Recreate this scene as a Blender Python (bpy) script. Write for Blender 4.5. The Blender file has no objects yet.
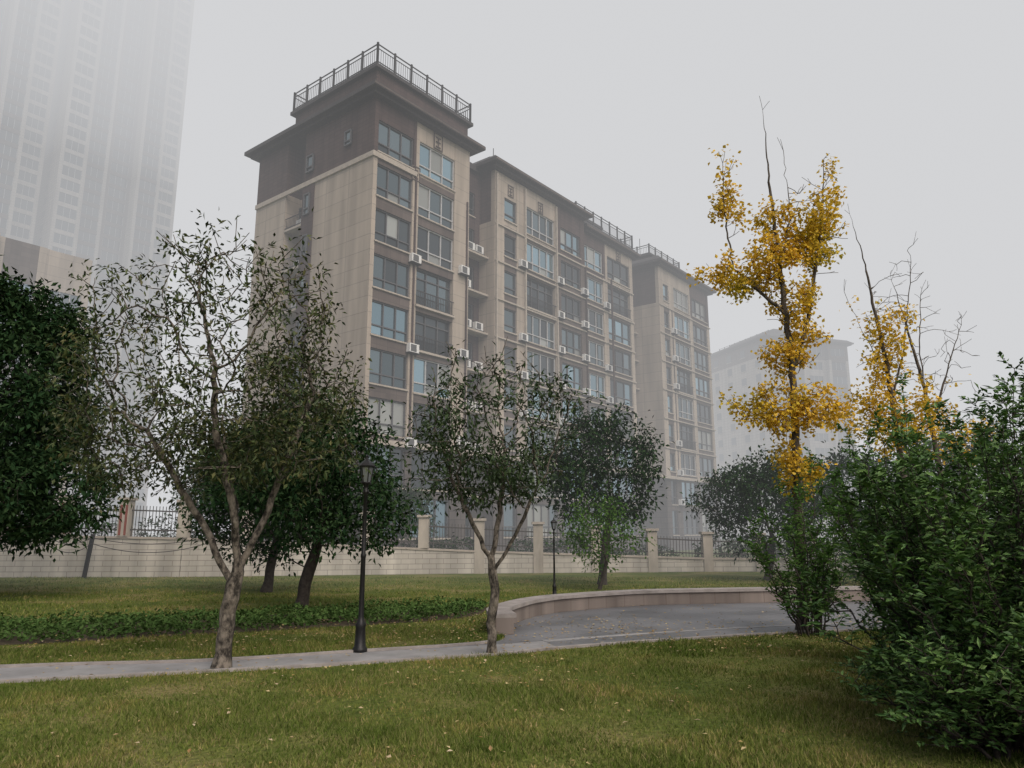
import bpy, math, random
import numpy as np
from mathutils import Vector
random.seed(7); rng=np.random.default_rng(11)
scene=bpy.context.scene
R=math.radians
# ------------------------------------------------------------------ materials
def nodes_of(name):
    m=bpy.data.materials.new(name); m.use_nodes=True
    nt=m.node_tree; b=nt.nodes['Principled BSDF']; o=nt.nodes['Material Output']
    return m,nt,b,o
def N(nt,t,**k):
    n=nt.nodes.new(t)
    for a,v in k.items(): setattr(n,a,v)
    return n
def ramp(nt,stops):
    r=N(nt,'ShaderNodeValToRGB'); e=r.color_ramp.elements
    while len(e)<len(stops): e.new(.5)
    for i,(p,c) in enumerate(stops):
        e[i].position=p; e[i].color=(*c,1)
    return r
def mat(name,col,rough=.8,var=.25,scale=1.5,metal=0,spec=.3,bump=0,stretch=(1,1,1),lo=.3,hi=.7):
    m,nt,b,o=nodes_of(name)
    tc=N(nt,'ShaderNodeTexCoord'); mp=N(nt,'ShaderNodeMapping'); mp.inputs['Scale'].default_value=stretch
    nt.links.new(tc.outputs['Object'],mp.inputs[0])
    nz=N(nt,'ShaderNodeTexNoise'); nz.inputs['Scale'].default_value=scale; nz.inputs['Detail'].default_value=4; nz.inputs['Roughness'].default_value=.65
    nt.links.new(mp.outputs[0],nz.inputs['Vector'])
    r=ramp(nt,[(lo,tuple(c*(1-var) for c in col)),(hi,tuple(min(1,c*(1+var)) for c in col))])
    nt.links.new(nz.outputs[0],r.inputs[0]); nt.links.new(r.outputs[0],b.inputs['Base Color'])
    b.inputs['Roughness'].default_value=rough; b.inputs['Metallic'].default_value=metal
    b.inputs['Specular IOR Level'].default_value=spec
    if bump:
        bp=N(nt,'ShaderNodeBump'); bp.inputs['Strength'].default_value=bump; bp.inputs['Distance'].default_value=.03
        nt.links.new(nz.outputs[0],bp.inputs['Height']); nt.links.new(bp.outputs[0],b.inputs['Normal'])
    return m
def panel_mat(name,col,mortar,bw,bh,ms=.03,var=.12,stain=.25,rough=.85,offset=0.0):
    m,nt,b,o=nodes_of(name)
    tc=N(nt,'ShaderNodeTexCoord'); sp=N(nt,'ShaderNodeSeparateXYZ'); nt.links.new(tc.outputs['Object'],sp.inputs[0])
    ad=N(nt,'ShaderNodeMath'); ad.operation='ADD'; nt.links.new(sp.outputs[0],ad.inputs[0]); nt.links.new(sp.outputs[1],ad.inputs[1])
    cb=N(nt,'ShaderNodeCombineXYZ'); nt.links.new(ad.outputs[0],cb.inputs[0]); nt.links.new(sp.outputs[2],cb.inputs[1])
    br=N(nt,'ShaderNodeTexBrick'); br.offset=offset
    br.inputs['Scale'].default_value=1; br.inputs['Brick Width'].default_value=bw; br.inputs['Row Height'].default_value=bh
    br.inputs['Mortar Size'].default_value=ms; br.inputs['Mortar Smooth'].default_value=.1
    br.inputs['Color1'].default_value=(*[c*(1+var) for c in col],1); br.inputs['Color2'].default_value=(*[c*(1-var) for c in col],1)
    br.inputs['Mortar'].default_value=(*mortar,1); nt.links.new(cb.outputs[0],br.inputs['Vector'])
    mp=N(nt,'ShaderNodeMapping'); mp.inputs['Scale'].default_value=(1,1,.12); nt.links.new(tc.outputs['Object'],mp.inputs[0])
    nz=N(nt,'ShaderNodeTexNoise'); nz.inputs['Scale'].default_value=1.3; nz.inputs['Detail'].default_value=4; nt.links.new(mp.outputs[0],nz.inputs['Vector'])
    r=ramp(nt,[(.35,(1-stain,)*3),(.65,(1,)*3)]); nt.links.new(nz.outputs[0],r.inputs[0])
    mx=N(nt,'ShaderNodeMix'); mx.data_type='RGBA'; mx.blend_type='MULTIPLY'; mx.inputs[0].default_value=1
    nt.links.new(br.outputs['Color'],mx.inputs[6]); nt.links.new(r.outputs[0],mx.inputs[7]); nt.links.new(mx.outputs[2],b.inputs['Base Color'])
    b.inputs['Roughness'].default_value=rough; b.inputs['Specular IOR Level'].default_value=.25
    return m
def glass(name,col,metal,rough=.06):
    m,nt,b,o=nodes_of(name)
    b.inputs['Metallic'].default_value=metal; b.inputs['Roughness'].default_value=rough
    g=N(nt,'ShaderNodeNewGeometry')
    r=ramp(nt,[(0,tuple(c*.6 for c in col)),(1,tuple(c*1.2 for c in col))]); nt.links.new(g.outputs['Random Per Island'],r.inputs[0])
    nt.links.new(r.outputs[0],b.inputs['Base Color'])
    return m
def leafmat(name,cols,trans=0,rough=.55,spec=.3,patch=None,simple=False):
    m,nt,b,o=nodes_of(name)
    g=N(nt,'ShaderNodeNewGeometry'); k=len(cols)
    r=ramp(nt,[(i/(k-1),c) for i,c in enumerate(cols)]); nt.links.new(g.outputs['Random Per Island'],r.inputs[0]); out=r.outputs[0]
    if patch:
        tc=N(nt,'ShaderNodeTexCoord'); nz=N(nt,'ShaderNodeTexNoise'); nz.inputs['Scale'].default_value=.55; nz.inputs['Detail'].default_value=4; nz.inputs['Roughness'].default_value=.7
        nt.links.new(tc.outputs['Object'],nz.inputs['Vector'])
        r2=ramp(nt,[(.38,patch[0]),(.5,(1,1,1)),(.62,patch[1])]); nt.links.new(nz.outputs[0],r2.inputs[0])
        mx=N(nt,'ShaderNodeMix'); mx.data_type='RGBA'; mx.blend_type='MULTIPLY'; mx.inputs[0].default_value=1
        nt.links.new(out,mx.inputs[6]); nt.links.new(r2.outputs[0],mx.inputs[7]); out=mx.outputs[2]
    if simple:
        nt.nodes.remove(b); b=N(nt,'ShaderNodeBsdfDiffuse'); nt.links.new(out,b.inputs[0]); nt.links.new(b.outputs[0],o.inputs[0])
    else:
        nt.links.new(out,b.inputs['Base Color']); b.inputs['Roughness'].default_value=rough
        b.inputs['Specular IOR Level'].default_value=spec
    if trans:
        t=N(nt,'ShaderNodeBsdfTranslucent'); nt.links.new(out,t.inputs[0])
        ms=N(nt,'ShaderNodeMixShader'); ms.inputs[0].default_value=trans
        nt.links.new(b.outputs[0],ms.inputs[1]); nt.links.new(t.outputs[0],ms.inputs[2]); nt.links.new(ms.outputs[0],o.inputs[0])
    return m
M={}
M['beige']=panel_mat('beige_wall_panels',(.42,.36,.295),(.31,.27,.225),2.4,1.03,.025,var=.04)
M['beige2']=panel_mat('cream_wall_panels',(.40,.36,.32),(.28,.25,.22),1.2,.62,.03,var=.05)
M['brown']=panel_mat('brown_wall_tiles',(.085,.058,.052),(.06,.043,.039),.6,.3,.02)
M['spandrel']=panel_mat('taupe_spandrel',(.125,.10,.088),(.095,.078,.07),.9,.5,.02)
M['podium']=panel_mat('podium_stone',(.10,.084,.075),(.065,.055,.05),1.1,.55,.03,offset=.5)
M['dark']=mat('dark_interior',(.035,.03,.03),.9)
M['eave']=mat('roof_eave_dark',(.045,.04,.04),.7,.3,2)
M['trim']=mat('light_trim',(.39,.345,.29),.8,.15,3)
M['frame']=mat('window_frame_grey',(.09,.09,.095),.5,.1,3)
M['frame_w']=mat('window_frame_light',(.42,.42,.42),.5,.1,3)
M['rail']=mat('railing_metal',(.045,.042,.042),.5,.2,4,.3)
M['fencerail']=mat('fence_painted_metal',(.06,.055,.05),.6,.2,4)
M['ac']=mat('air_conditioner_white',(.68,.68,.66),.5,.12,6)
M['acg']=mat('air_conditioner_grille',(.10,.10,.10),.6,.12,6)
M['g_blue']=glass('window_glass_blue',(.25,.36,.41),.85)
M['g_dark']=glass('window_glass_dark',(.06,.072,.078),.6)
M['g_mid']=glass('window_glass_grey',(.14,.18,.195),.8)
M['g_curt']=glass('window_glass_curtain',(.30,.31,.29),.3,.3)
M['bark']=mat('bark_grey',(.085,.072,.058),.95,.55,9,bump=.8,stretch=(1,1,.5))
M['bark_l']=mat('bark_lichen',(.115,.10,.08),.95,.75,11,bump=1,stretch=(1,1,.6),lo=.4,hi=.62)
M['bark_d']=mat('bark_dark',(.05,.042,.035),.95,.4,9,bump=.6)
M['leaf1']=leafmat('leaf_osmanthus',[(.022,.036,.013),(.038,.058,.017),(.062,.085,.025),(.11,.105,.038)])
M['leaf2']=leafmat('leaf_dark_green',[(.018,.038,.013),(.034,.062,.021),(.056,.088,.03)])
M['leafb']=leafmat('leaf_camphor',[(.013,.033,.014),(.024,.050,.020),(.042,.074,.029)],simple=True)
M['leaff']=leafmat('leaf_fresh',[(.05,.115,.03),(.085,.165,.04),(.12,.21,.055)],.3,simple=True)
M['leafs']=leafmat('leaf_shrub',[(.030,.074,.018),(.054,.12,.028),(.085,.17,.04),(.14,.235,.062)])
M['gold']=leafmat('leaf_ginkgo_gold',[(.46,.34,.04),(.60,.40,.04),(.74,.49,.05),(.80,.56,.10),(.52,.36,.05)],.35,simple=True,patch=((.75,.9,.8),(1.1,1.06,1.1)))
M['litter']=leafmat('leaf_litter',[(.34,.24,.09),(.46,.38,.2),(.25,.15,.06),(.5,.42,.28)],simple=True)
M['grassb']=leafmat('grass_blades',[(.076,.112,.023),(.112,.148,.031),(.155,.18,.045),(.25,.215,.10)],0,patch=((.68,.78,.68),(1.5,1.22,1.4)),simple=True)
M['cover']=leafmat('leaf_groundcover',[(.042,.082,.023),(.064,.115,.032),(.09,.145,.044)],simple=True)
M['iron']=mat('black_iron',(.018,.018,.018),.45,.3,8,.4,.5)
M['lampglass']=mat('lantern_glass',(.22,.24,.25),.15,.1,3,.3,.6)
M['stone']=panel_mat('bench_wall_stone',(.24,.205,.18),(.15,.12,.10),.9,.6,.012,.1,.4)
M['cope']=mat('bench_coping_stone',(.29,.265,.245),.8,.25,2.5,bump=.2)
M['blocks']=panel_mat('boundary_wall_blocks',(.56,.525,.455),(.34,.31,.27),.8,.24,.016,.05,.35,offset=.5)
M['pillar']=mat('pillar_cream',(.40,.36,.30),.8,.2,2,stretch=(1,1,.3))
M['redtrim']=mat('pillar_red_stripe',(.22,.06,.04),.8,.2,2)
M['conc']=mat('path_concrete',(.25,.248,.245),.7,.25,1.3,bump=.1)
def asphalt():
    m,nt,b,o=nodes_of('damp_asphalt'); tc=N(nt,'ShaderNodeTexCoord')
    n1=N(nt,'ShaderNodeTexNoise'); n1.inputs['Scale'].default_value=.5; n1.inputs['Detail'].default_value=6
    n2=N(nt,'ShaderNodeTexNoise'); n2.inputs['Scale'].default_value=60
    for n in(n1,n2): nt.links.new(tc.outputs['Object'],n.inputs['Vector'])
    r=ramp(nt,[(.35,(.09,.094,.10)),(.65,(.17,.172,.178))]); nt.links.new(n1.outputs[0],r.inputs[0]); nt.links.new(r.outputs[0],b.inputs['Base Color'])
    r2=ramp(nt,[(.35,(.38,)*3),(.65,(.6,)*3)]); nt.links.new(n1.outputs[0],r2.inputs[0]); nt.links.new(r2.outputs[0],b.inputs['Roughness'])
    bp=N(nt,'ShaderNodeBump'); bp.inputs['Strength'].default_value=.35; bp.inputs['Distance'].default_value=.01
    nt.links.new(n2.outputs[0],bp.inputs['Height']); nt.links.new(bp.outputs[0],b.inputs['Normal']); return m
M['asphalt']=asphalt()
def lawn():
    m,nt,b,o=nodes_of('lawn_grass'); tc=N(nt,'ShaderNodeTexCoord')
    n1=N(nt,'ShaderNodeTexNoise'); n1.inputs['Scale'].default_value=.35; n1.inputs['Detail'].default_value=6; n1.inputs['Roughness'].default_value=.7
    n2=N(nt,'ShaderNodeTexNoise'); n2.inputs['Scale'].default_value=14; n2.inputs['Detail'].default_value=4
    for n in(n1,n2): nt.links.new(tc.outputs['Object'],n.inputs['Vector'])
    r=ramp(nt,[(.37,(.08,.112,.024)),(.5,(.125,.148,.036)),(.63,(.21,.185,.078))]); nt.links.new(n1.outputs[0],r.inputs[0])
    r2=ramp(nt,[(.3,(.5,.5,.5)),(.7,(1.15,1.15,1.1))]); nt.links.new(n2.outputs[0],r2.inputs[0])
    mx=N(nt,'ShaderNodeMix'); mx.data_type='RGBA'; mx.blend_type='MULTIPLY'; mx.inputs[0].default_value=1
    nt.links.new(r.outputs[0],mx.inputs[6]); nt.links.new(r2.outputs[0],mx.inputs[7]); nt.links.new(mx.outputs[2],b.inputs['Base Color'])
    b.inputs['Roughness'].default_value=.95; b.inputs['Specular IOR Level'].default_value=.1
    bp=N(nt,'ShaderNodeBump'); bp.inputs['Strength'].default_value=.8; bp.inputs['Distance'].default_value=.05
    nt.links.new(n2.outputs[0],bp.inputs['Height']); nt.links.new(bp.outputs[0],b.inputs['Normal']); return m
M['lawn']=lawn()
# ------------------------------------------------------------------ mesh helpers
def arr_mesh(name,V,F,material,smooth=False):
    V=np.asarray(V,dtype=np.float32); F=np.asarray(F,dtype=np.int32); n,k=F.shape
    me=bpy.data.meshes.new(name); me.vertices.add(len(V)); me.vertices.foreach_set('co',V.ravel())
    me.loops.add(n*k); me.loops.foreach_set('vertex_index',F.ravel())
    me.polygons.add(n); me.polygons.foreach_set('loop_start',np.arange(0,n*k,k,dtype=np.int32)); me.polygons.foreach_set('loop_total',np.full(n,k,dtype=np.int32))
    me.polygons.foreach_set('use_smooth',np.full(n,smooth,dtype=bool))
    me.materials.append(material); me.update(calc_edges=True); me.validate()
    return me
def obj(name,me,parent=None,loc=(0,0,0),rz=0):
    o=bpy.data.objects.new(name,me); scene.collection.objects.link(o); o.location=loc; o.rotation_euler=(0,0,rz)
    if parent: o.parent=parent
    return o
def empty(name,loc=(0,0,0),rz=0):
    o=bpy.data.objects.new(name,None); scene.collection.objects.link(o); o.location=loc; o.rotation_euler=(0,0,rz); o.empty_display_size=.2; return o
class MB:
    def __init__(s): s.p={}
    def part(s,k): return s.p.setdefault(k,([],[]))
    def hexa(s,k,c):
        V,F=s.part(k); b=len(V); V.extend(c)
        F.extend([(b,b+3,b+2,b+1),(b+4,b+5,b+6,b+7),(b,b+1,b+5,b+4),(b+1,b+2,b+6,b+5),(b+2,b+3,b+7,b+6),(b+3,b,b+4,b+7)])
    def box(s,k,x0,x1,y0,y1,z0,z1):
        s.hexa(k,[(x0,y0,z0),(x1,y0,z0),(x1,y1,z0),(x0,y1,z0),(x0,y0,z1),(x1,y0,z1),(x1,y1,z1),(x0,y1,z1)])
    def frustum(s,k,x0,x1,y0,y1,z0,z1,ins):
        s.hexa(k,[(x0,y0,z0),(x1,y0,z0),(x1,y1,z0),(x0,y1,z0),(x0+ins,y0+ins,z1),(x1-ins,y0+ins,z1),(x1-ins,y1-ins,z1),(x0+ins,y1-ins,z1)])
    def seg(s,k,p,q,w,z0,z1,z0b=None,z1b=None):
        z0b=z0 if z0b is None else z0b; z1b=z1 if z1b is None else z1b
        d=np.array(q)-np.array(p); d=d/np.linalg.norm(d); n=np.array([-d[1],d[0]])*w/2
        a,b,c,e=np.array(p)-n,np.array(q)-n,np.array(q)+n,np.array(p)+n
        s.hexa(k,[(*a,z0),(*b,z0b),(*c,z0b),(*e,z0),(*a,z1),(*b,z1b),(*c,z1b),(*e,z1)])
    def finish(s,name,loc=(0,0,0),rz=0,names={}):
        e=empty(name,loc,rz)
        for k,(V,F) in s.p.items():
            obj(names.get(k,k),arr_mesh(name+'_'+k,V,F,M[k]),e)
        return e
def lathe(prof,k=16,cx=0,cy=0):
    V=[];F=[]
    for r,z in prof:
        for i in range(k):
            a=2*math.pi*i/k; V.append((cx+r*math.cos(a),cy+r*math.sin(a),z))
    for j in range(len(prof)-1):
        for i in range(k):
            F.append((j*k+i,j*k+(i+1)%k,(j+1)*k+(i+1)%k,(j+1)*k+i))
    return V,F
# ------------------------------------------------------------------ world, fog, sun
w=bpy.data.worlds.new("World"); scene.world=w; w.use_nodes=True
nt=w.node_tree; bg=nt.nodes['Background']; sk=nt.nodes.new('ShaderNodeTexSky'); sk.sky_type='NISHITA'; sk.sun_disc=False
sk.sun_elevation=R(48); sk.sun_rotation=R(150); sk.dust_density=6; sk.air_density=.6; nt.links.new(sk.outputs[0],bg.inputs[0]); bg.inputs[1].default_value=.14
sd=bpy.data.lights.new('sun','SUN'); sd.energy=.75; sd.angle=R(60); sd.color=(1,.97,.92)
so=obj('sun',sd); so.rotation_euler=(R(42),0,R(30)); so.location=(0,-20,60)
FOG_GLOW=(.65,.655,.67)
def fogbox(name,y0,y1,z0,z1,sig,parent):
    m=bpy.data.materials.new('fog_'+name); m.use_nodes=True; nt=m.node_tree; nt.nodes.clear()
    o=nt.nodes.new('ShaderNodeOutputMaterial'); a=nt.nodes.new('ShaderNodeVolumeAbsorption'); e=nt.nodes.new('ShaderNodeEmission'); ad=nt.nodes.new('ShaderNodeAddShader')
    a.inputs[0].default_value=(0,0,0,1); a.inputs[1].default_value=sig
    e.inputs[0].default_value=(*FOG_GLOW,1); e.inputs[1].default_value=sig  # haze glows by its own emission, standing in for scattered daylight
    nt.links.new(a.outputs[0],ad.inputs[0]); nt.links.new(e.outputs[0],ad.inputs[1]); nt.links.new(ad.outputs[0],o.inputs['Volume'])
    M['fogtmp']=m; b=MB(); b.box('fogtmp',-1500,1500,y0,y1,z0,z1); V,F=b.p['fogtmp']
    obj(name,arr_mesh('fog_'+name,V,F,m),parent)
fe=empty('fog')
fogbox('low_layer',25,1800,-20,80,.0054,fe); fogbox('high_layer',25,1800,80.01,400,.021,fe)
# ------------------------------------------------------------------ ground
V=[(-2500,-800,0),(2500,-800,0),(2500,3500,0),(-2500,3500,0)]
obj('ground',arr_mesh('ground',V,[(0,1,2,3)],M['lawn']))
def sheet(name,pts,z,m):
    me=bpy.data.meshes.new(name); me.from_pydata([(x,y,z) for x,y in pts],[],[tuple(range(len(pts)))]); me.materials.append(m); me.update(); return obj(name,me)
def smooth(pts,n=6):
    P=[np.array(p,float) for p in pts]; P=[2*P[0]-P[1]]+P+[2*P[-1]-P[-2]]; out=[]
    for i in range(1,len(P)-2):
        for j in range(n):
            t=j/n; a,b,c,d=P[i-1:i+3]
            out.append(.5*((2*b)+(-a+c)*t+(2*a-5*b+4*c-d)*t*t+(-a+3*b-3*c+d)*t**3))
    out.append(P[-2]); return [tuple(p) for p in out]
front=smooth([(-30,4.5),(-14,8.9),(-7.14,10.86),(-4.39,11.67),(-2.42,12.34),(-.2,13.2),(.87,13.85),(3.74,15.1),(7.41,16.2),(14,17.3),(22,17.8)])
back=smooth([(-30,5.7),(-14,10.1),(-7.91,11.99),(-5.04,12.52),(-2.66,13.5),(-.7,14.35),(-.15,15.2),(-.3,16.7),(0.02,18),(.5,19.1),(1.4,20.2),(3.68,21.7),(6.7,22.4),(10.3,23),(16,23.4),(22,23.2)])
sheet('plaza_pavement',front+back[::-1],.004,M['asphalt'])
pathb=smooth([(-30,5.7),(-14,10.1),(-7.91,11.99),(-5.04,12.52),(-2.66,13.42),(-.7,14.15),(.6,14.75)])
sheet('footpath',[p for p in front if p[0]<=1.0]+pathb[::-1],.008,M['conc'])
band=smooth([(.6,14.75),(3.2,16.0),(6.5,17.2),(11,18.3),(18,19.2)])
kb=MB()
for a,b in zip(band[:-1],band[1:]):
    kb.seg('conc',a,b,.16,.0,.012)
for a,b in zip(front[:-1],front[1:]): kb.seg('cope',a,b,.09,-.02,.045)
for a,b in zip(back[:-1],back[1:]):
    if a[0]<-.4 and a[1]<14.6: kb.seg('cope',a,b,.09,-.02,.045)
kb.finish('path_kerb',names={'conc':'light_band','cope':'edging'})
bw=MB(); bl=[p for p in back if p[1]>15.6 and p[0]>-.6]
for i,(a,b) in enumerate(zip(bl[:-1],bl[1:])):
    bw.seg('stone',a,b,.42,-.05,.33); bw.seg('cope',a,b,.52,.33,.41)
e=bw.finish('curved_bench_wall',names={'stone':'wall','cope':'coping'})
# ------------------------------------------------------------------ boundary wall and fence
WL=[(-60,33.6),(-23,34),(-15,34.3),(-1.6,37.0),(10,38.6),(26,38.9)]; WT=[1.95,1.8,1.65,1.0,.6,.5]; FT=[3.7,3.5,3.2,2.4,1.75,1.4]
bwall=MB(); fence=MB()
for i in range(len(WL)-1):
    p,q=WL[i],WL[i+1]; bwall.seg('blocks',p,q,.3,-.1,WT[i],None,WT[i+1]); bwall.seg('trim',p,q,.4,WT[i],WT[i]+.09,WT[i+1],WT[i+1]+.09)
    L=math.dist(p,q); nP=max(1,round(L/2.9))
    for j in range(nP):
        t=j/nP; t2=(j+1)/nP; f=lambda t:(p[0]+(q[0]-p[0])*t,p[1]+(q[1]-p[1])*t)
        a=f(t); b=f(t2); zt=WT[i]+(WT[i+1]-WT[i])*t; ft=FT[i]+(FT[i+1]-FT[i])*t
        zt2=WT[i]+(WT[i+1]-WT[i])*t2; ft2=FT[i]+(FT[i+1]-FT[i])*t2
        x,y=a; fence.box('pillar',x-.24,x+.24,y-.24,y+.24,zt+.09 if i<3 else 0,ft+.12); fence.box('trim',x-.32,x+.32,y-.32,y+.32,ft+.12,ft+.24)
        if i<2:
            fence.box('redtrim',x-.17,x-.07,y-.262,y-.24,zt+.15,ft-.1); fence.box('redtrim',x+.07,x+.17,y-.262,y-.24,zt+.15,ft-.1)
        for h in(.25,.8): 
            fence.seg('fencerail',a,b,.05,zt+(ft-zt)*h-.03,zt+(ft-zt)*h+.03,zt2+(ft2-zt2)*h-.03,zt2+(ft2-zt2)*h+.03)
        nb=18
        for k in range(1,nb):
            u=k/nb; x=a[0]+(b[0]-a[0])*u; y=a[1]+(b[1]-a[1])*u; z0=zt+(zt2-zt)*u+.09; z1=ft+(ft2-ft)*u-.1
            fence.box('fencerail',x-.012,x+.012,y-.012,y+.012,z0,z1)
bwall.finish('boundary_wall',names={'blocks':'block_wall','trim':'coping'})
fence.finish('boundary_fence',names={'pillar':'pillars','trim':'pillar_caps','fencerail':'railings','redtrim':'pillar_stripes'})
cb=MB(); xs=[-34,-27,-20.5,-18.63,-13.5]
for a,b_ in zip(xs[:-1],xs[1:]):
    for zz,sg in ((1.75,.28),(1.5,.4)):
        n=14
        for k in range(n):
            t0,t1=k/n,(k+1)/n; z0=zz-sg*4*t0*(1-t0); z1=zz-sg*4*t1*(1-t1)
            cb.seg('rail',(a+(b_-a)*t0,33.3),(a+(b_-a)*t1,33.3),.03,z0-.015,z0+.015,z1-.015,z1+.015)
cb.finish('cable',names={'rail':'strands'})
# ------------------------------------------------------------------ buildings
ANG=math.atan2(.782,.624)
def pane(b,xa,xb,yf,z0,z1,n=3,gl=None,axis='x',frame='frame',transom=.3):
    gl=gl or random.choices(['g_blue','g_mid','g_dark','g_curt'],[4,4,3,1])[0]
    def bx(k,u0,u1,d0,d1,a,c):
        if axis=='x': b.box(k,u0,u1,d0,d1,a,c)
        else: b.box(k,d0,d1,u0,u1,a,c)
    w=(xb-xa)/n; zm=z0+(z1-z0)*transom
    for i in range(n):
        for (a_,c_) in ((z0,zm),(zm,z1)):
            gg=gl if random.random()<.8 else random.choice(['g_dark','g_mid','g_dark','g_curt'])
            bx(gg,xa+i*w,xa+(i+1)*w,yf+.22,yf+.27,a_,c_)
    t=.04
    for i in range(n+1):
        x=xa+i*w; 
        x=min(max(x,xa+t),xb-t); bx(frame,x-t,x+t,yf+.13,yf+.215,z0,z1)
    for z in (z0+t,z1-t,z0+(z1-z0)*transom): bx(frame,xa,xb,yf+.122,yf+.212,z-t,z+t)
def ac_unit(b,x,y,z):
    b.box('ac',x,x+.85,y-.34,y-.02,z,z+.6); b.box('acg',x+.1,x+.6,y-.355,y-.34,z+.07,z+.53); b.box('rail',x-.05,x+.9,y-.4,y,z-.05,z-.003)
def bay(b,x0,x1,yf,w0,w1,zcs,h,pier,span,zb,zt,kinds=None,n=3,d=.4,frame='frame',sill=True):
    if w0>x0: b.box(pier,x0,w0,yf,yf+d,zb,zt)
    if x1>w1: b.box(pier,w1,x1,yf,yf+d,zb,zt)
    zs=sorted(zcs); prev=zb
    for i,zc in enumerate(zs):
        kd=kinds[i] if kinds else 'w'; zl=zc-h/2 if kd=='w' else zc-1.5; zh=zc+h/2 if kd=='w' else zc+1.25
        b.box(span,w0,w1,yf+.03,yf+d,prev,zl)
        if kd=='w':
            pane(b,w0,w1,yf,zl,zh,n,frame=frame)
            if sill: b.box('trim',w0-.06,w1+.06,yf-.08,yf+.12,zl-.1,zl-.003)
        else:
            pane(b,w0,w1,yf+.15,zl+.1,zh,n,gl=random.choice(['g_dark','g_mid']),transom=.75)
            for rz_ in (zl+1.05,zl+.12): b.box('rail',w0,w1,yf-.12,yf-.06,rz_-.03,rz_+.03)
            b.box('trim',w0-.1,w1+.1,yf-.16,yf+.3,zl-.06,zl+.08)
            for k in range(int((w1-w0)/.16)): b.box('rail',w0+k*.16,w0+k*.16+.03,yf-.105,yf-.075,zl+.08,zl+1.05)
        prev=zh
    b.box(span,w0,w1,yf+.03,yf+d,prev,zt)
def ornament(b,x,y,z,k='trim',s=1):
    for (a,c,e,f) in [(-.5,.5,.62,.7),(-.5,.5,-.7,-.62),(-.5,-.42,-.62,.62),(.42,.5,-.62,.62),(-.25,.25,.3,.38),(-.04,.04,-.4,.3),(-.25,.25,-.08,0),(-.25,.25,-.48,-.4)]:
        b.box(k,x+a*s,x+c*s,y-.05,y-.003,z+e*s,z+f*s)
def railing(b,x0,x1,y0,y1,z0,z1,sides='fblr',sp=1.5):
    def run(p,q):
        L=math.dist(p,q); n=max(1,round(L/sp))
        for i in range(n+1):
            x=p[0]+(q[0]-p[0])*i/n; y=p[1]+(q[1]-p[1])*i/n; b.box('rail',x-.06,x+.06,y-.06,y+.06,z0,z1+.12)
        for h,t in ((1,.04),(.8,.02),(.15,.03)): z=z0+(z1-z0)*h; b.seg('rail',p,q,.05,z-t,z+t)
        m=max(1,round(L/.2))
        for i in range(m):
            x=p[0]+(q[0]-p[0])*(i+.5)/m; y=p[1]+(q[1]-p[1])*(i+.5)/m; b.box('rail',x-.011,x+.011,y-.011,y+.011,z0,z0+(z1-z0)*.8)
    if 'f' in sides: run((x0,y0),(x1,y0))
    if 'l' in sides: run((x0,y0),(x0,y1))
    if 'r' in sides: run((x1,y0),(x1,y1))
    if 'b' in sides: run((x0,y1),(x1,y1))
def eave(b,x0,x1,y0,y1,z,ov=.85):
    b.box('eave',x0-ov+.35,x1+ov-.35,y0-ov+.35,y1+ov-.35,z-.25,z-.002)
    b.box('eave',x0-ov,x1+ov,y0-ov,y1+ov,z,z+.28)
    b.frustum('eave',x0-ov+.1,x1+ov-.1,y0-ov+.1,y1+ov-.1,z+.283,z+.95,ov-.15)
    b.box('spandrel',x0-ov+.02,x1+ov-.02,y0-ov-.03,y0-ov,z+.06,z+.2)
ZC=[27.6-3.1*i for i in range(9)]
def section(b,x0,x1,yf,depth,zsplit=26.15,top='brown',mid='beige',xs=None):
    b.box('podium',x0,x1,yf,depth,-.5,7.4); b.box(mid,x0,x1,yf,depth,7.4,zsplit); b.box(top,x0,x1,yf,depth,zsplit,30.5)
def fbay(b,x0,x1,yf,w0,w1,n=3,h=2.25,mid='beige',top='brown',kinds=None,span='spandrel',frame='frame'):
    up=[z for z in ZC if z>26.15]; md=[z for z in ZC if 7.4<z<26.15]; lo=[z for z in ZC if z<7.4]
    bay(b,x0,x1,yf,w0,w1,lo,2.5,'podium','podium',-.5,7.4,None,n)
    bay(b,x0,x1,yf,w0,w1,md,h,mid,span,7.4,26.15,kinds,n,frame=frame)
    bay(b,x0,x1,yf,w0,w1,up,h,top,top if top!='beige' else 'beige',26.15,30.45,None,n,frame=frame)
b=MB(); D=13.4
for (ya,yb,xa) in [(.4,7.5,0),(7.5,9.6,1.3),(9.6,D,0)]:
    b.box('podium',xa,9.3,ya,yb,-.5,7.4); b.box('beige',xa,9.3,ya,yb,7.4,26.15); b.box('brown',xa,9.3,ya,yb,26.15,30.5)
fbay(b,0,3.8,0,.35,3.55,3,top='brown',kinds=['w']*6)
fbay(b,3.8,9.3,0,4.1,7.7,3,2.4,top='beige',kinds=['b','w','b','b','w','w'],frame='frame_w')
ornament(b,5.9,0,29.5,'spandrel',.9); ornament(b,3.8,0,26.2,'spandrel',.75); ornament(b,11,2.0,28.6,'spandrel',.6)
b.box('trim',-.12,3.8,-.12,-.003,25.95,26.3); b.box('trim',-.12,-.003,-.003,D,25.95,26.3)
b.box('trim',-.2,9.5,-.2,-.003,7.2,7.55); b.box('trim',-.2,-.003,-.003,D,7.2,7.55)
b.box('brown',-.08,-.003,6.15,7.45,7.6,25.9)
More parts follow.
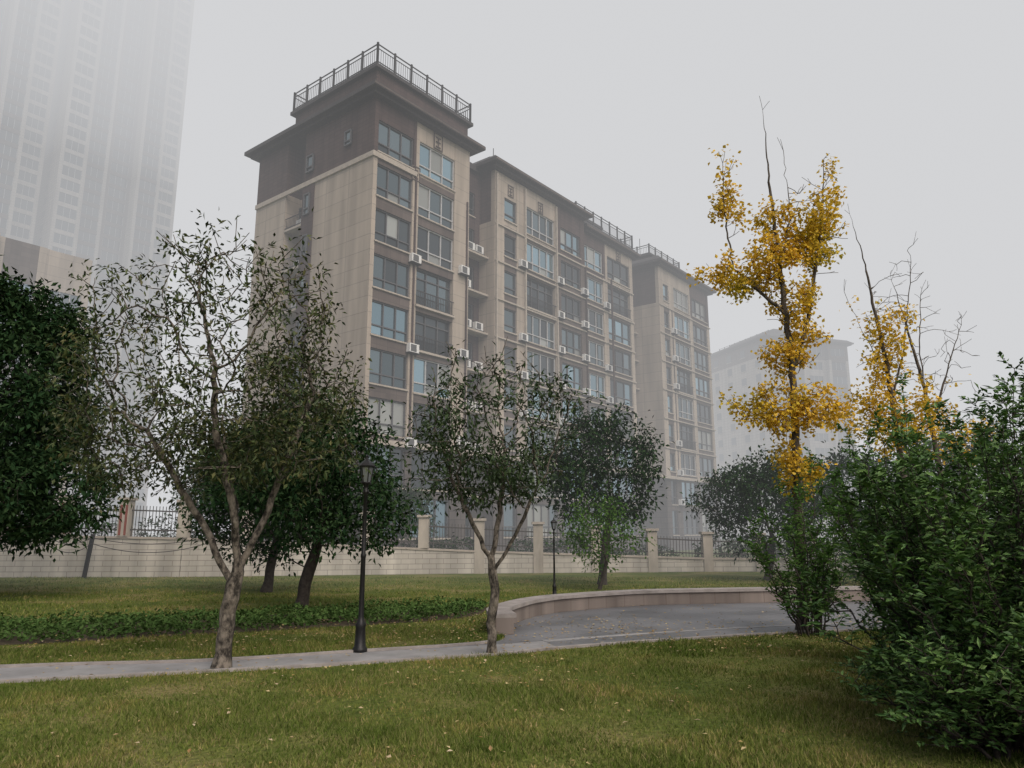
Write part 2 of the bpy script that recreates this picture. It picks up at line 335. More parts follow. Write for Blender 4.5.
for z in ZC[1:7]:
    pane(b,6.5,7.15,-.33,z-.8,z+.8,1,axis='y')
    pane(b,7.55,9.55,1.0,z-.9,z+.9,2,axis='y')
    b.box('trim',.0,1.3,7.55,9.55,z-1.35,z-1.2)
    for rz_ in(z-.35,z-1.1): b.box('rail',.03,.07,7.55,9.55,rz_-.03,rz_+.03)
    for k in range(12): b.box('rail',.04,.06,7.6+k*.16,7.63+k*.16,z-1.2,z-.35)
    b.box('ac',.3,.65,7.8,8.6,z-1.19,z-.6)
for z in ZC[:1]: pane(b,6.3,7.1,-.33,z-.7,z+.6,1,axis='y'); pane(b,2.2,2.9,-.33,z-.1,z+1.0,1,axis='y')
for x in (3.8,9.05,16.9,26.0,30.6,43.4): b.box('brown',x-.06,x+.06,-.1 if x<10 else .45,-.003 if x<10 else .59,7.6,26)
for z in ZC[2:8:2]: ac_unit(b,3.35,0,z-1.75); ac_unit(b,8.2,0,z-1.2)
section(b,9.3,13,2.6,D); fbay(b,9.3,13,2.2,9.6,12.4,2,2.0,mid='brown',span='brown')
for z in ZC[1:8]: 
    b.box('trim',9.32,12.98,1.2,2.19,z-1.5,z-1.35)
    ac_unit(b,9.6+random.random()*1.2,1.6,z-1.28)
    if random.random()<.7: ac_unit(b,11.6,1.6,z-1.28)
section(b,13,26,1.0,D); section(b,26,36,1.0+.6,D)
fbay(b,13,16.9,.6,14.2,15.8,1,1.9,top='beige'); fbay(b,16.9,21.4,.6,17.1,21.2,4,2.4,top='beige',kinds=['w','w','w','w','b','w'],frame='frame_w')
fbay(b,21.4,26,.6,22.1,25.3,3,2.1,kinds=['w']*6,mid='spandrel')
fbay(b,26,30.6,1.2,26.4,30.2,3,2.2,frame='frame_w'); fbay(b,30.6,36,1.2,31.0,35.4,3,2.3,top='beige',kinds=['w','b','w','w','w','b'])
for z in ZC[1:8]:
    for x,y in ((16.0,.6),(21.3,.6),(25.2,.6),(30.1,1.2)):
        if random.random()<.8: ac_unit(b,x,y,z-1.4)
    b.box('trim',13,26,.48,.597,z+1.38,z+1.5); b.box('trim',26.003,36,1.08,1.197,z+1.38,z+1.5)
for x in (15,19.1): ornament(b,x,.6,29.3,'spandrel',.7)
ornament(b,33.2,1.2,29.3,'spandrel',.8)
for x in (13.05,16.75,21.25): b.box('trim',x,x+.14,.4,.597,7.6,30.2)
section(b,36,40.5,4.4,D); fbay(b,36,40.5,4,37,39.6,2,1.9,mid='brown',span='brown')
for z in ZC[1:8]: b.box('trim',36.02,40.48,3.2,3.99,z-1.5,z-1.35); ac_unit(b,37,3.7,z-1.28)
section(b,40.5,53.3,.9,D)
fbay(b,40.5,43.6,.5,41.5,42.8,1,1.9,top='beige'); fbay(b,43.6,48.2,.5,44.0,47.9,3,2.3,top='beige',kinds=['w','b','w','b','w','w'],frame='frame_w'); fbay(b,48.2,53.3,.5,48.7,52.7,3,2.2)
for z in ZC[1:8]:
    if random.random()<.7: ac_unit(b,43.0,.5,z-1.3)
    b.box('trim',40.5,53.4,.38,.497,z+1.38,z+1.5)
b.box('trim',9.51,53.6,-.05,.45,7.2,7.5)
eave(b,0,9.3,0,D,30.4); eave(b,13,25.5,.6,D,30.75); eave(b,27,36,1.2,D,30.1,.7); eave(b,40.5,53.3,.5,D,30.5)
b.box('eave',9.0,13.3,1.9,D,30.4,30.9); b.box('eave',35.8,40.6,3.6,D,30.4,30.8)
b.box('brown',.15,9.2,.15,9.2,30.9,32.35); b.box('eave',-.15,9.5,-.15,9.5,32.35,32.6); railing(b,0,9.3,0,9.3,32.6,34.1)
b.box('spandrel',3.4,7,4,8,32.6,34.0)
b.box('brown',14,25,2,9,31.5,32.2); b.box('eave',13.8,25.2,1.8,9.2,32.2,32.35)
railing(b,25.6,36.2,1.2,8,31.0,32.4,'flr'); b.box('brown',28,34,4,10,31,33.2); b.box('eave',27.6,34.4,3.6,10.4,33.2,33.45)
b.box('brown',41.5,52,2.0,9,31.4,32.1); b.box('eave',41.2,52.3,1.7,9.3,32.1,32.3); railing(b,41.5,49,2,8,32.3,33.4,'flr')
for x in (3.2,18,45): b.box('rail',x,x+.05,5,5.05,32,36)
for k in range(9):
    x=14.5+k*1.15; b.box(random.choice(['ac','spandrel','eave']),x,x+random.uniform(.3,.8),2.4,3.1,32.35,32.35+random.uniform(.25,.8))
NM={'beige':'walls','beige2':'walls_cream','brown':'brown_cladding','spandrel':'spandrels','podium':'podium_walls','dark':'loggia_ceilings','eave':'roof','trim':'cornices','frame':'window_frames','frame_w':'light_window_frames','rail':'railings','ac':'air_conditioners','acg':'air_conditioner_grilles','g_blue':'windows_blue','g_dark':'windows_dark','g_mid':'windows','g_curt':'curtained_windows'}
b.finish('apartment_building',(-9,44,0),ANG,NM)
def block(name,loc,L,Dp,H,fh,bayw,wall='beige',top='brown',topz=4,proj=.8,rz=ANG,side=True,roof=True,gls=('g_mid','g_dark','g_blue','g_dark'),wh=.85,strip=None):
    b=MB(); nb=int(L/bayw); nf=int((H-2)/fh); zs=[H-2.2-fh*i for i in range(nf) if H-2.2-fh*i>2]
    b.box(wall,0,L,.5,Dp,-.5,H-topz); b.box(top,0,L,.5,Dp,H-topz,H)
    for i in range(nb):
        x0=i*L/nb; x1=(i+1)*L/nb; yf=.0 if i%3==1 else (-proj if i%3==0 else .2)
        zt=H-topz
        for (za,zb_,pm) in ((-.5,zt,wall),(zt,H,top)):
            zz=[z for z in zs if za<z-.9 and z+.9<zb_]
            if strip and i%3==2: pm=strip
            if yf<.1: b.box(pm,x0,x1,yf+.35,.5,za,zb_)
            b.box(pm,x0,x0+.7,yf,yf+.35,za,zb_); b.box(pm,x1-.7,x1,yf,yf+.35,za,zb_); prev=za
            for z in sorted(zz):
                b.box('spandrel' if i%2 else pm,x0+.7,x1-.7,yf+.03,yf+.35,prev,z-wh)
                gm=random.choice(gls); b.box(gm,x0+.7,x1-.7,yf+.2,yf+.25,z-wh,z+wh)
                for k in (0,.33,.66,1): b.box('frame_w',x0+.7+(x1-x0-1.5)*k,x0+.78+(x1-x0-1.5)*k,yf+.12,yf+.19,z-wh,z+wh)
                prev=z+wh
            b.box('spandrel' if i%2 else pm,x0+.7,x1-.7,yf+.03,yf+.35,prev,zb_)
    if side:
        ns=int(Dp/5)
        for j in range(ns):
            y=(j+.5)*Dp/ns
            for z in zs:
                b.box('g_dark',-.06,-.003,y-.8,y+.8,z-.8,z+.8); b.box('trim',-.14,-.003,y-.95,y+.95,z-.95,z-.83)
                b.box('g_dark',L+.003,L+.06,y-.8,y+.8,z-.8,z+.8)
    if roof: eave(b,0,L,-proj,Dp,H-.3,1.0); b.box(top,L*.2,L*.8,2,Dp-2,H+.4,H+2.6); railing(b,L*.1,L*.9,1,Dp-1,H+.4,H+1.8,'fl',2)
    b.finish(name,loc,rz,NM); 
e1=np.array([.624,.782])
p=np.array([-45,75])-e1*40; block('neighbouring_apartment_building',(p[0],p[1],0),40,13,30.5,3.1,4.4,top='beige',topz=3,gls=('g_blue','g_mid'),wh=1.1,roof=False)
p=np.array([-46.5,70])-e1*30; block('neighbouring_apartment_building',(p[0]-6,p[1]+4.6,0),20,12,36,3.1,4.4)
p=np.array([-80,163])-e1*52; block('residential_tower',(p[0],p[1],0),24,22,150,3.0,4.7,wall='beige2',top='beige2',proj=2.6,gls=('g_dark',),wh=1.05,strip='spandrel')
p=np.array([-80,163])-e1*26; block('residential_tower',(p[0],p[1],0),26,22,150,3.0,5,wall='beige2',top='beige2',proj=2.6,gls=('g_dark',),wh=1.05,strip='spandrel')
block('distant_apartment_building',(53,150,0),21,20,42,3.1,4.6,wall='beige2',top='spandrel',rz=ANG-R(33),gls=('g_dark',))
# ------------------------------------------------------------------ lamps
def lamp(loc,s=1.0):
    e=empty('street_lamp',loc); e.scale=(s,s,s)
    V,F=lathe([(0,0),(.13,0),(.13,.06),(.10,.1),(.085,.42),(.10,.46),(.06,.52),(.048,.6),(.042,1.6),(.05,1.62),(.05,1.66),(.04,1.68),(.034,2.72),(.06,2.75),(.06,2.79),(.03,2.83),(.05,2.9),(.09,2.93),(.09,2.95),(0,2.95)],16)
    obj('post',arr_mesh('lamp_post',V,F,M['iron'],True),e)
    V,F=lathe([(.075,2.95),(.125,3.22)],6); obj('lantern_glass',arr_mesh('lamp_glass',V,F,M['lampglass']),e)
    V,F=lathe([(.0,3.2),(.15,3.22),(.155,3.245),(.12,3.29),(.06,3.34),(.03,3.36),(.02,3.4),(.028,3.42),(0,3.46)],6); obj('lantern_roof',arr_mesh('lamp_roof',V,F,M['iron']),e)
    mb=MB()
    for i in range(6):
        a=2*math.pi*i/6; c,s_=math.cos(a),math.sin(a); r0,r1=.078,.128; t=.008
        mb.hexa('iron',[(r0*c-t,r0*s_-t,2.95),(r0*c+t,r0*s_-t,2.95),(r0*c+t,r0*s_+t,2.95),(r0*c-t,r0*s_+t,2.95),(r1*c-t,r1*s_-t,3.22),(r1*c+t,r1*s_-t,3.22),(r1*c+t,r1*s_+t,3.22),(r1*c-t,r1*s_+t,3.22)])
    V,F=mb.p['iron']; obj('lantern_bars',arr_mesh('lamp_bars',V,F,M['iron']),e)
lamp((-2.66,13.5,0)); lamp((1.35,24.2,0),.72)
mb=MB(); mb.hexa('iron',[(-18.9,33.3,0),(-18.75,33.3,0),(-18.75,33.42,0),(-18.9,33.42,0),(-18.7,33.3,1.9),(-18.55,33.3,1.9),(-18.55,33.42,1.9),(-18.7,33.42,1.9)]); mb.finish('leaning_post',names={'iron':'post'})
# ------------------------------------------------------------------ vegetation
def tubes(P0,P1,R0,R1,D0,D1,k):
    def ring(P,Rr,D):
        ref=np.tile(np.array([.93,.2,.31]),(len(P),1)); A=np.cross(D,ref); A/=np.linalg.norm(A,axis=1)[:,None]+1e-9; B=np.cross(D,A)
        a=np.arange(k)*2*np.pi/k
        return P[:,None]+Rr[:,None,None]*(A[:,None]*np.cos(a)[None,:,None]+B[:,None]*np.sin(a)[None,:,None])
    n=len(P0); V=np.concatenate([ring(P0,R0,D0),ring(P1,R1,D1)],axis=1).reshape(-1,3)
    i=np.arange(k); f=np.stack([i,(i+1)%k,k+(i+1)%k,k+i],1); F=(f[None]+(np.arange(n)*2*k)[:,None,None]).reshape(-1,4); return V,F
def grow(seed,par,A,step,kill,maxit=200,up=.05,jit=.15,infl=1e9):
    pos=[np.array(p,float) for p in seed]; par=list(par); A=np.array(A)
    P=np.array(pos); d=np.linalg.norm(A[:,None]-P[None],axis=2); near=d.argmin(1); nd=d.min(1); kids={}
    for it in range(maxit):
        if len(A)==0: break
        dirs=A-np.array(pos)[near]; dirs/=np.linalg.norm(dirs,axis=1)[:,None]+1e-9
        mk=nd<infl
        if not mk.any(): break
        acc={}
        for i in np.nonzero(mk)[0]: acc.setdefault(near[i],[]).append(i)
        new=[]
        for ni,ids in acc.items():
            v=dirs[ids].mean(0)+rng.normal(0,jit,3)+np.array([0,0,up]); v/=np.linalg.norm(v)+1e-9
            q=pos[ni]+v*step
            if any(np.linalg.norm(pos[c]-q)<step*.35 for c in kids.get(ni,[])): continue
            kids.setdefault(ni,[]).append(len(pos)); new.append(len(pos)); pos.append(q); par.append(ni)
        if not new: break
        Q=np.array([pos[i] for i in new]); dd=np.linalg.norm(A[:,None]-Q[None],axis=2); j=dd.argmin(1); m=dd.min(1)
        up_=m<nd; near=np.where(up_,np.array(new)[j],near); nd=np.where(up_,m,nd)
        keep=nd>kill; A=A[keep]; near=near[keep]; nd=nd[keep]
    return np.array(pos),np.array(par)
def skeleton_mesh(name,pos,par,r0,ex,material,rmax=None,flare=True,taper=0,nseed=0):
    n=len(pos); acc=np.zeros(n); rad=np.zeros(n); main=-np.ones(n,int); best=np.zeros(n)
    for i in range(n-1,-1,-1):
        rad[i]=acc[i]**(1/ex) if acc[i]>0 else r0
        p=par[i]
        if p>=0:
            acc[p]+=rad[i]**ex
            if rad[i]>best[p]: best[p]=rad[i]; main[p]=i
    if rmax: rad*=np.where(rad>r0*3,rmax/rad[0],1)**np.clip((rad-r0*3)/(rad[0]-r0*3+1e-9),0,1)
    if taper:
        zt=pos[:nseed,2].max(); rad[:nseed]=np.maximum(r0,rad[:nseed]*0+(rmax*(1-pos[:nseed,2]/zt)**taper))
        for i in range(nseed,n): rad[i]=min(rad[i],rad[par[i]])
    dr=np.zeros((n,3)); 
    for i in range(n):
        p=par[i]; v=np.zeros(3)
        if p>=0: v+=(pos[i]-pos[p])/(np.linalg.norm(pos[i]-pos[p])+1e-9)
        if main[i]>=0: v+=(pos[main[i]]-pos[i])/(np.linalg.norm(pos[main[i]]-pos[i])+1e-9)
        dr[i]=v/(np.linalg.norm(v)+1e-9)
    if flare: rad[0]*=1.35
    idx=np.nonzero(par>=0)[0]; p=par[idx]; own=pos[idx]-pos[p]; own/=np.linalg.norm(own,axis=1)[:,None]+1e-9
    ism=(main[p]==idx); D0=np.where(ism[:,None],dr[p],own); D1=dr[idx]; R0=np.where(ism,rad[p],np.minimum(rad[p],rad[idx]*1.25)); R1=rad[idx]
    Vs=[];Fs=[];off=0
    for sel,k in ((R0>.03,9),(R0<=.03,4)):
        if sel.any():
            V,F=tubes(pos[p][sel],pos[idx][sel],R0[sel],R1[sel],D0[sel],D1[sel],k); Vs.append(V); Fs.append(F+off); off+=len(V)
    return arr_mesh(name,np.concatenate(Vs),np.concatenate(Fs),material,True),rad
def leaves(name,C,L,W,material,droop=.2,flat=.5,dirs=None,dj=.6):
    n=len(C); d=rng.normal(0,1,(n,3)); d[:,2]=d[:,2]*.6-droop
    if dirs is not None: d=dirs+rng.normal(0,dj,(n,3)); d[:,2]-=droop
    d/=np.linalg.norm(d,axis=1)[:,None]+1e-9
    up=rng.normal(0,flat,(n,3)); up[:,2]+=1; s=np.cross(d,up); s/=np.linalg.norm(s,axis=1)[:,None]+1e-9; nn=np.cross(s,d)
    l=L*(.65+.6*rng.random(n))[:,None]; w=W*(.7+.5*rng.random(n))[:,None]; fold=.18*l
    V=np.stack([C,C+d*l*.45+s*w*.5+nn*fold*.5,C+d*l-nn*fold*.3,C+d*l*.45-s*w*.5+nn*fold*.5],1).reshape(-1,3)
    F=np.arange(n*4).reshape(n,4); return arr_mesh(name,V,F,material)
def ellip(n,c,r,shell=.5,squash=None):
    v=rng.normal(0,1,(n*3,3)); v/=np.linalg.norm(v,axis=1)[:,None]; rr=rng.random(n*3)**(1/3); rr=shell+(1-shell)*rr
    q=v*rr[:,None]
    k=np.sin(v[:,0]*5.1+c[0])*np.cos(v[:,2]*4.3+c[1])*np.sin(v[:,1]*4.7+1)
    q*=(1+.22*k)[:,None]
    return (q*np.array(r)+np.array(c))[:n]
def tree(name,base,trunk,blobs,leafm,bark,step=.16,kill=.22,r0=.006,ex=2.3,rmax=.13,lpt=12,L=.12,W=.045,spread=.13,droop=.25,twig=.35,leafprob=1.0,up=.04,maxit=220,thin=.012,leaffilter=None,limbs=[],taper=0,dmax=None,jit=.15,clump=1.0):
    base=np.array(base,float); tr=[np.array(t,float) for t in trunk]; seed=[tr[0]]; par=[-1]
    def run(start,pts):
        cur=start
        for a,b_ in zip(pts[:-1],pts[1:]):
            n=max(1,int(np.linalg.norm(b_-a)/step))
            for i in range(n): seed.append(a+(b_-a)*(i+1)/n+rng.normal(0,.016,3)*np.array([1,1,.3])); par.append(cur); cur=len(seed)-1
        return cur
    endi=run(0,tr); ntr=len(seed)
    for lb in limbs:
        pts=[np.array(q,float) for q in lb]; si=int(np.argmin([np.linalg.norm(s-pts[0]) for s in seed])); run(si,[seed[si]]+pts[1:])
    A=np.concatenate([ellip(n,c,r,s) for (n,c,r,s) in blobs]); A=A[A[:,2]>.5]
    pos,par=grow(seed,par,A,step,kill,maxit,up,jit)
    kids=np.bincount(par[par>=0],minlength=len(pos)); tips=np.nonzero(kids==0)[0]; P=list(pos); Q=list(par)
    for t in tips:
        d0=pos[t]-pos[par[t]] if par[t]>=0 else np.array([0,0,1.]); d0/=np.linalg.norm(d0)+1e-9
        for _ in range(2):
            v=d0*.8+rng.normal(0,.4,3)+np.array([0,0,.25]); v/=np.linalg.norm(v); l=twig*(.5+.8*rng.random())
            P.append(pos[t]+v*l*.5); Q.append(t); P.append(pos[t]+v*l+rng.normal(0,.02,3)); Q.append(len(P)-2)
    pos=np.array(P); par=np.array(Q); e=empty(name,base)
    me,rad=skeleton_mesh(name+'_limbs',pos,par,r0,ex,bark,rmax,True,taper,ntr); obj('trunk_and_limbs',me,e)
    ok=(rad<thin)&(pos[:,2]>tr[min(1,len(tr)-1)][2]); ok[:ntr]=False; cand=np.nonzero(ok)[0]
    if leafprob<1:
        ph=rng.random(3)*6; f=clump*(np.sin(pos[cand]@np.array([2.1,1.7,1.3])+ph[0])+np.sin(pos[cand]@np.array([-1.5,2.3,2.6])+ph[1]))+rng.normal(0,.7,len(cand))
        cand=cand[f>np.quantile(f,1-leafprob)]
    if leaffilter is not None: cand=cand[leaffilter(pos[cand])]
    C=np.repeat(pos[cand],lpt,axis=0)+rng.normal(0,spread,(len(cand)*lpt,3))
    dv=C-np.repeat(pos[cand],lpt,axis=0); dv/=np.linalg.norm(dv,axis=1)[:,None]+1e-9
    obj('foliage',leaves(name+'_leaves',C,L,W,leafm,droop,dirs=dv*.6,dj=.55),e)
    return e
def thin_top(z0,z1):   # crown gets barer towards the top
    return lambda p:(rng.random(len(p))>np.clip((p[:,2]-z0)/(z1-z0),0,.6))
tree('osmanthus_tree',(-4.5,12,0),[(0,0,0),(.03,.02,.6),(.09,.0,1.25),(.15,.02,1.45)],
  [(330,(-.55,0,4.75),(2.2,2.0,2.1),.45),(110,(-1.5,.1,3.4),(1.1,1.3,.8),.3),(90,(1.0,.1,4.0),(1.0,1.1,1.1),.3),(50,(0,0,6.1),(1.2,1.0,.8),.3)],
  M['leaf1'],M['bark_l'],step=.17,kill=.26,lpt=16,rmax=.125,leafprob=.82,L=.12,W=.048,spread=.115,thin=.0130,twig=.42,r0=.006,clump=1.1,leaffilter=thin_top(4.2,6.6),
  limbs=[[(.09,0,1.3),(-.45,.1,2.1),(-1.0,.1,2.9),(-1.5,.0,3.7)],[(.15,.02,1.45),(.1,-.25,2.4),(-.2,-.4,3.6),(-.3,-.5,4.8)],[(.15,.02,1.45),(.5,.2,2.4),(.8,.3,3.4),(1.1,.4,4.4)],[(.12,.0,1.4),(-.1,.4,2.5),(-.6,.8,3.9)]])
tree('osmanthus_tree',(-.34,13.2,0),[(0,0,0),(-.02,.02,.5),(.04,.0,1.05),(.0,.02,1.5)],
  [(280,(.05,0,3.85),(1.55,1.5,1.4),.4),(70,(-.1,0,3.0),(1.3,1.2,.6),.3)],
  M['leaf2'],M['bark_l'],step=.15,kill=.22,lpt=13,rmax=.08,leafprob=.74,L=.12,W=.048,spread=.105,thin=.012,twig=.3,r0=.0055,clump=1.1,leaffilter=thin_top(3.6,5.4),
  limbs=[[(.0,0,1.5),(-.35,0,2.2),(-.75,.1,3.0)],[(0,0,1.5),(.12,.2,2.4),(.2,.3,3.4)],[(0,0,1.3),(.4,-.1,2.0),(.8,-.2,2.9)]])
def ghi(c): return lambda p:(p[:,2]<c+rng.normal(0,.5,len(p)))
tree('ginkgo_tree',(6.2,16.4,0),[(0,0,0),(.08,0,1.2),(.1,0,2.6),(.16,.02,4.2),(.2,0,6.2),(.08,.0,8.2),(.0,0,10.3),(-.04,0,12.2)],
  [(70,(-.75,0,7.85),(.85,.7,.35),.1),(95,(1.05,0,9.1),(.5,.55,1.3),.1),(40,(.1,0,8.9),(.5,.5,.8),.1),(25,(.3,0,7.2),(.5,.5,.5),.1),(50,(.2,0,6.0),(.5,.5,.8),.1),(90,(.15,0,4.7),(1.15,.9,.5),.1),(20,(.2,0,3.4),(.5,.6,.6),.1),(14,(-1.0,0,9.7),(.25,.25,1.0),.1),(10,(1.5,0,10.4),(.3,.3,.9),.1)],
  M['gold'],M['bark'],step=.15,kill=.17,lpt=16,rmax=.125,leafprob=.68,L=.09,W=.09,spread=.095,thin=.02,twig=.3,leaffilter=ghi(10.2),up=.35,taper=.8,r0=.0055,jit=.1,clump=1.8,
  limbs=[[(.15,0,5.6),(.6,.1,6.6),(.95,.1,8.0),(1.2,0,9.6),(1.35,0,10.9)],[(.1,0,7.0),(-.5,.1,7.7),(-1.0,0,8.1),(-1.15,0,9.6),(-1.1,0,10.8)],[(.1,0,8.0),(.35,-.2,9.3),(.3,-.2,11)]])
tree('ginkgo_tree',(11.6,22,0),[(0,0,0),(.1,0,3),(-.1,0,7),(-.5,0,10.5),(-.8,0,12)],
  [(60,(-.2,0,7.4),(.6,.8,1.5),.1),(90,(.1,0,5.4),(1.4,1.0,1.2),.1),(20,(.5,0,9.5),(.8,.8,1.6),.1)],
  M['gold'],M['bark'],step=.2,kill=.23,lpt=13,rmax=.13,leafprob=.68,L=.11,W=.11,spread=.13,thin=.02,leaffilter=ghi(8.6),up=.35,taper=.8,r0=.006,jit=.1,
  limbs=[[(-.1,0,6.0),(.5,.1,7.5),(.9,.1,9.5),(1.0,0,10.6)],[(-.1,0,6.5),(-.7,0,8),(-1.2,0,9.4)]])
tree('ginkgo_tree',(13.6,23.5,0),[(0,0,0),(.1,0,3),(-.2,0,7),(-.9,0,10.5)],
  [(50,(-.5,0,8.0),(1.0,.9,2.3),.2),(30,(.9,0,7.6),(.8,.8,1.6),.1),(60,(.3,0,5.0),(1.2,.9,.9),.1)],
  M['gold'],M['bark'],step=.22,kill=.25,lpt=9,rmax=.13,leafprob=.5,L=.11,W=.11,spread=.13,thin=.02,leaffilter=ghi(6.0),up=.35,taper=.8,jit=.1,
  limbs=[[(-.1,0,5.5),(.6,.1,7),(1.4,.1,9)],[(-.1,0,6),(-.2,0,8),(.1,0,10)]])
def bgtree(name,base,h,rx,rz,zc,leafm=None,n=260,lp=.92,trunk_r=.16,lean=.3,lpt=22,L=.21,extra=[]):
    tree(name,base,[(0,0,0),(lean*.5,0,zc*.3),(lean,0,zc*.55)],[(n,(0,0,zc),(rx,rx*.9,rz),.3)]+extra,leafm or M['leafb'],M['bark_d'],step=.3,kill=.42,lpt=lpt,rmax=trunk_r,leafprob=lp,L=L,W=L*.48,spread=.24,thin=.016,twig=.4,maxit=120)
bgtree('camphor_tree',(-18.4,24,0),12,4.2,4.5,6.3,n=560,trunk_r=.28,lpt=34,L=.23,extra=[(170,(1.7,-.5,3.0),(3.9,3,1.9),.2)])
bgtree('camphor_tree',(-5.5,19.8,0),6.3,2.4,2.0,3.6,n=280,lean=.4,lpt=25,L=.18,lp=.88,extra=[(90,(.9,0,2.5),(1.9,1.6,1.0),.2)])
bgtree('camphor_tree',(-8.4,26,0),7,2.6,2.4,3.7,n=240,lp=.85,extra=[(60,(-1,0,2.4),(2,1.6,1),.2)])
bgtree('camphor_tree',(3.5,29.5,0),7.2,2.15,2.4,4.3,n=220,lp=.85)
bgtree('young_camphor_tree',(3.1,27,0),3.4,1.2,1.3,1.9,leafm=M['leaff'],n=100,trunk_r=.06,lpt=16,L=.16)
bgtree('camphor_tree',(10.8,32,0),5.2,2.6,1.9,3.2,n=200)
bgtree('camphor_tree',(-14,38,0),5.2,3,2.3,4.2,n=180)
bgtree('camphor_tree',(-6.5,40,0),5.2,2.2,1.6,2.9,n=130)
bgtree('camphor_tree',(16.5,34,0),5.2,2.8,2.1,3.6,n=180)
bgtree('camphor_tree',(22,36,0),6,3.0,2.8,4.0,n=200)
def scatter_mass(name,boxes,leafm,L):
    Cs=[]
    for (x,y,z,rx,ry,rz,n) in boxes:
        v=rng.normal(0,1,(n,3)); v/=np.linalg.norm(v,axis=1)[:,None]; v*=(.6+.4*rng.random(n))[:,None]; v*=(1+.2*np.sin(v[:,0]*7+x)*np.cos(v[:,2]*6))[:,None]
        q=v*np.array([rx,ry,rz])+np.array([x,y,z]); Cs.append(q[q[:,2]>.02])
    obj(name,leaves(name,np.concatenate(Cs),L,L*.5,leafm,0,dirs=None))
bx=[]
for i in range(26):
    x=-36+i*2.6+random.uniform(-.6,.6); y=np.interp(x,[-23,-15,-1.6,10,26],[34,34.3,37,38.6,39])+2.2+random.random()*1.5
    h=random.uniform(1.2,2.2) if x<-8 else random.uniform(.7,1.3); bx.append((x,y,h*.7,1.7,1.0,h,900))
scatter_mass('hedge',bx,M['leafb'],.22)
bx=[(12+i*2.4+random.random(),27+random.random()*3,1.0,1.6,1.2,random.uniform(1.3,2.1),1100) for i in range(7)]
scatter_mass('shrub_border',bx,M['leafb'],.18)
def shrub(name,base,n,h,rad,leafm,L=.085,leafper=16,seed_r=.35,lean=(0,0),br=12,fall=.45):
    P0=[];P1=[];R0=[];R1=[];C=[];DD=[]
    for s in range(n):
        a=rng.random()*6.283; rr=rng.random()**.6; hh=h*(1-fall*rr**1.5)*(.6+.48*rng.random()); ox=rad*rr*math.cos(a)+lean[0]; oy=rad*rr*math.sin(a)+lean[1]
        p=np.array([seed_r*math.cos(a)*rr,seed_r*math.sin(a)*rr,0.]); m=14; prev=p; r=.018+.01*rng.random()
        for k in range(1,m+1):
            t=k/m; q=np.array([p[0]+(ox)*(t**1.25),p[1]+oy*(t**1.25),hh*(t-.12*rr*t**3)])+rng.normal(0,.03,3)
            P0.append(prev);P1.append(q);R0.append(r*(1-.85*(t-1/m)));R1.append(r*(1-.85*t))
            d=(q-prev)/np.linalg.norm(q-prev)
            if t>.12:
                for _ in range(2 if rng.random()<br/14 else 1):
                    o=rng.normal(0,1,3); o[2]=abs(o[2])*.4+.15; o/=np.linalg.norm(o); v=o*.8+d*.5; v/=np.linalg.norm(v); l=(.25+.4*rng.random())*(1.15-.75*t)
                    P0.append(q);P1.append(q+v*l-np.array([0,0,.06*l]));R0.append(.006);R1.append(.002)
                    u=np.linspace(.15,1,leafper)[:,None]; c=q+v*l*u; side=np.cross(v,[0,0,1.]); side/=np.linalg.norm(side)+1e-9
                    sg=np.where(np.arange(leafper)%2==0,1,-1)[:,None]; C.append(c); DD.append(side*sg*.9+v*.5)
            prev=q
        u=np.linspace(0,1,8)[:,None]; C.append(prev-d*.3*u); DD.append(rng.normal(0,.8,(8,3))+d*.5)
    e=empty(name,base); P0,P1=np.array(P0),np.array(P1); Dn=P1-P0; Dn/=np.linalg.norm(Dn,axis=1)[:,None]
    V,F=tubes(P0,P1,np.array(R0),np.array(R1),Dn,Dn,4); obj('stems',arr_mesh(name+'_stems',V,F,M['bark_d'],True),e)
    C=np.concatenate(C); DD=np.concatenate(DD); C=C[:]+rng.normal(0,.012,C.shape); ok=C[:,2]>.03
    obj('foliage',leaves(name+'_leaves',C[ok],L,L*.42,leafm,.1,dirs=DD[ok],dj=.3),e)
shrub('privet_shrub',(5.25,8.0,0),100,3.9,1.5,M['leafs'],L=.10,leafper=12,seed_r=.8,fall=.55)
shrub('privet_shrub',(5.3,7.6,0),60,1.7,1.0,M['leafs'],L=.09,leafper=10,seed_r=.9,fall=.5)
shrub('privet_shrub',(7.0,9.4,0),70,4.3,1.8,M['leafs'],L=.10,leafper=11,seed_r=.8,fall=.35)
shrub('privet_shrub',(6.3,11.8,0),38,4.6,1.2,M['leaff'],L=.11,leafper=10,seed_r=.5,fall=.4)
shrub('privet_shrub',(9.6,13.5,0),50,4.5,1.9,M['leafs'],L=.12,leafper=10,seed_r=.8)
shrub('privet_shrub',(6.1,15.6,0),18,3.8,1.0,M['leaff'],L=.12,leafper=9,seed_r=.3)
def inpoly(x,y,poly):
    r=np.zeros(len(x),bool); n=len(poly)
    for i in range(n):
        x1,y1=poly[i]; x2,y2=poly[(i+1)%n]; c=((y1>y)!=(y2>y))&(x<(x2-x1)*(y-y1)/(y2-y1+1e-12)+x1); r^=c
    return r
bed=smooth([(-14,13.6),(-9.3,14.3),(-5.6,16.0),(-3.2,17.2),(-1.0,18.8),(-.9,21.6),(-3.0,20.6),(-6.4,19.1),(-9.8,17.6),(-14,16.6)],4)
def pts_in(poly,n):
    a=np.array(poly); x=rng.uniform(a[:,0].min(),a[:,0].max(),n); y=rng.uniform(a[:,1].min(),a[:,1].max(),n); k=inpoly(x,y,poly)
    pt=np.sin(x*2.3+y)*np.cos(y*2.9-x)+rng.normal(0,.5,n); k&=pt>-.7; return x[k],y[k]
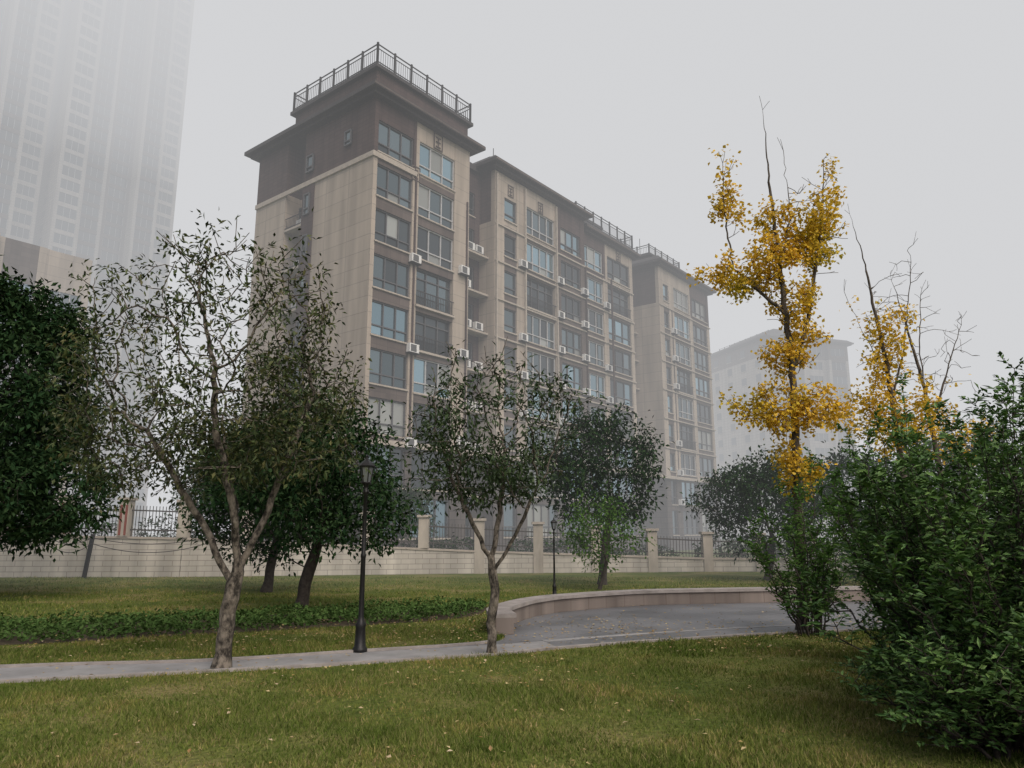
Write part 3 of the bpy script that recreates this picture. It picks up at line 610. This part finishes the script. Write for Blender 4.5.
x,y=pts_in(bed,36000); z=.05+.17*rng.random(len(x))*(1+.6*np.sin(x*2.1)*np.cos(y*2.7))
obj('groundcover_bed',leaves('groundcover',np.stack([x,y,z],1),.11,.06,M['cover'],-.1,flat=.6))
soil=mat('bed_soil',(.07,.055,.035),.95,.4,6); sheet('bed_soil',bed,.006,soil)
paved=front+back[::-1]
def grass(name,n,x0,x1,y0,y1,h,wd):
    y=y0+(y1-y0)*rng.random(n)**1.25; half=.76*y+.6; x=rng.uniform(-1,1,n)*half
    k=(x>x0)&(x<x1)&~inpoly(x,y,paved)&~inpoly(x,y,bed); x,y=x[k],y[k]
    pat=np.sin(x*1.3+y*.7)*np.cos(y*1.9-x*.5)+.6*np.sin(x*3.7)*np.sin(y*4.1)
    keep=rng.random(len(x))<np.clip(.85+.35*pat,.25,1); x,y,pat=x[keep],y[keep],pat[keep]; m=len(x)
    hh=h*(.55+.6*rng.random(m))*(1+.4*pat); a=rng.random(m)*6.283; w_=wd*(.7+.6*rng.random(m))
    bx_=np.stack([np.cos(a)*w_,np.sin(a)*w_,np.zeros(m)],1); ln=rng.normal(0,.5,(m,2))*hh[:,None]
    c=np.stack([x,y,np.zeros(m)],1); tip=c+np.stack([ln[:,0],ln[:,1],hh],1)
    V=np.stack([c-bx_,c+bx_,tip],1).reshape(-1,3); obj(name,arr_mesh(name,V,np.arange(m*3).reshape(m,3),M['grassb']))
grass('grass',270000,-16,16,6.0,17,.055,.006)
grass('grass',100000,-22,24,13,34,.07,.012)
def litter(name,n,x0,x1,y0,y1,L,z=.05):
    x=rng.uniform(x0,x1,n); y=rng.uniform(y0,y1,n); zz=np.where(inpoly(x,y,paved),.014,z)+rng.random(n)*.01
    return np.stack([x,y,zz],1)
C=np.concatenate([litter('a',160,-8,8,7,13,.07),litter('b',900,-9,3,14.2,19,.07),litter('c',450,-1,11,13.5,22,.07),litter('d',500,2,9,13.2,18,.07),litter('e',250,-9,1,10.5,14.5,.07)])
dd=rng.normal(0,1,(len(C),3)); dd[:,2]*=.1
obj('fallen_leaves',leaves('fallen_leaves',C,.065,.045,M['litter'],0,flat=.15,dirs=dd,dj=.05))
# ------------------------------------------------------------------ camera
cd=bpy.data.cameras.new('camera'); cd.sensor_width=36; cd.lens=25.84; cd.clip_end=6000; cd.clip_start=.05
co=obj('camera',cd); co.location=(0,0,2.1); co.rotation_euler=(R(90+11.2),0,0); scene.camera=co
scene.view_settings.view_transform='Standard'; scene.view_settings.look='None'; scene.view_settings.exposure=0
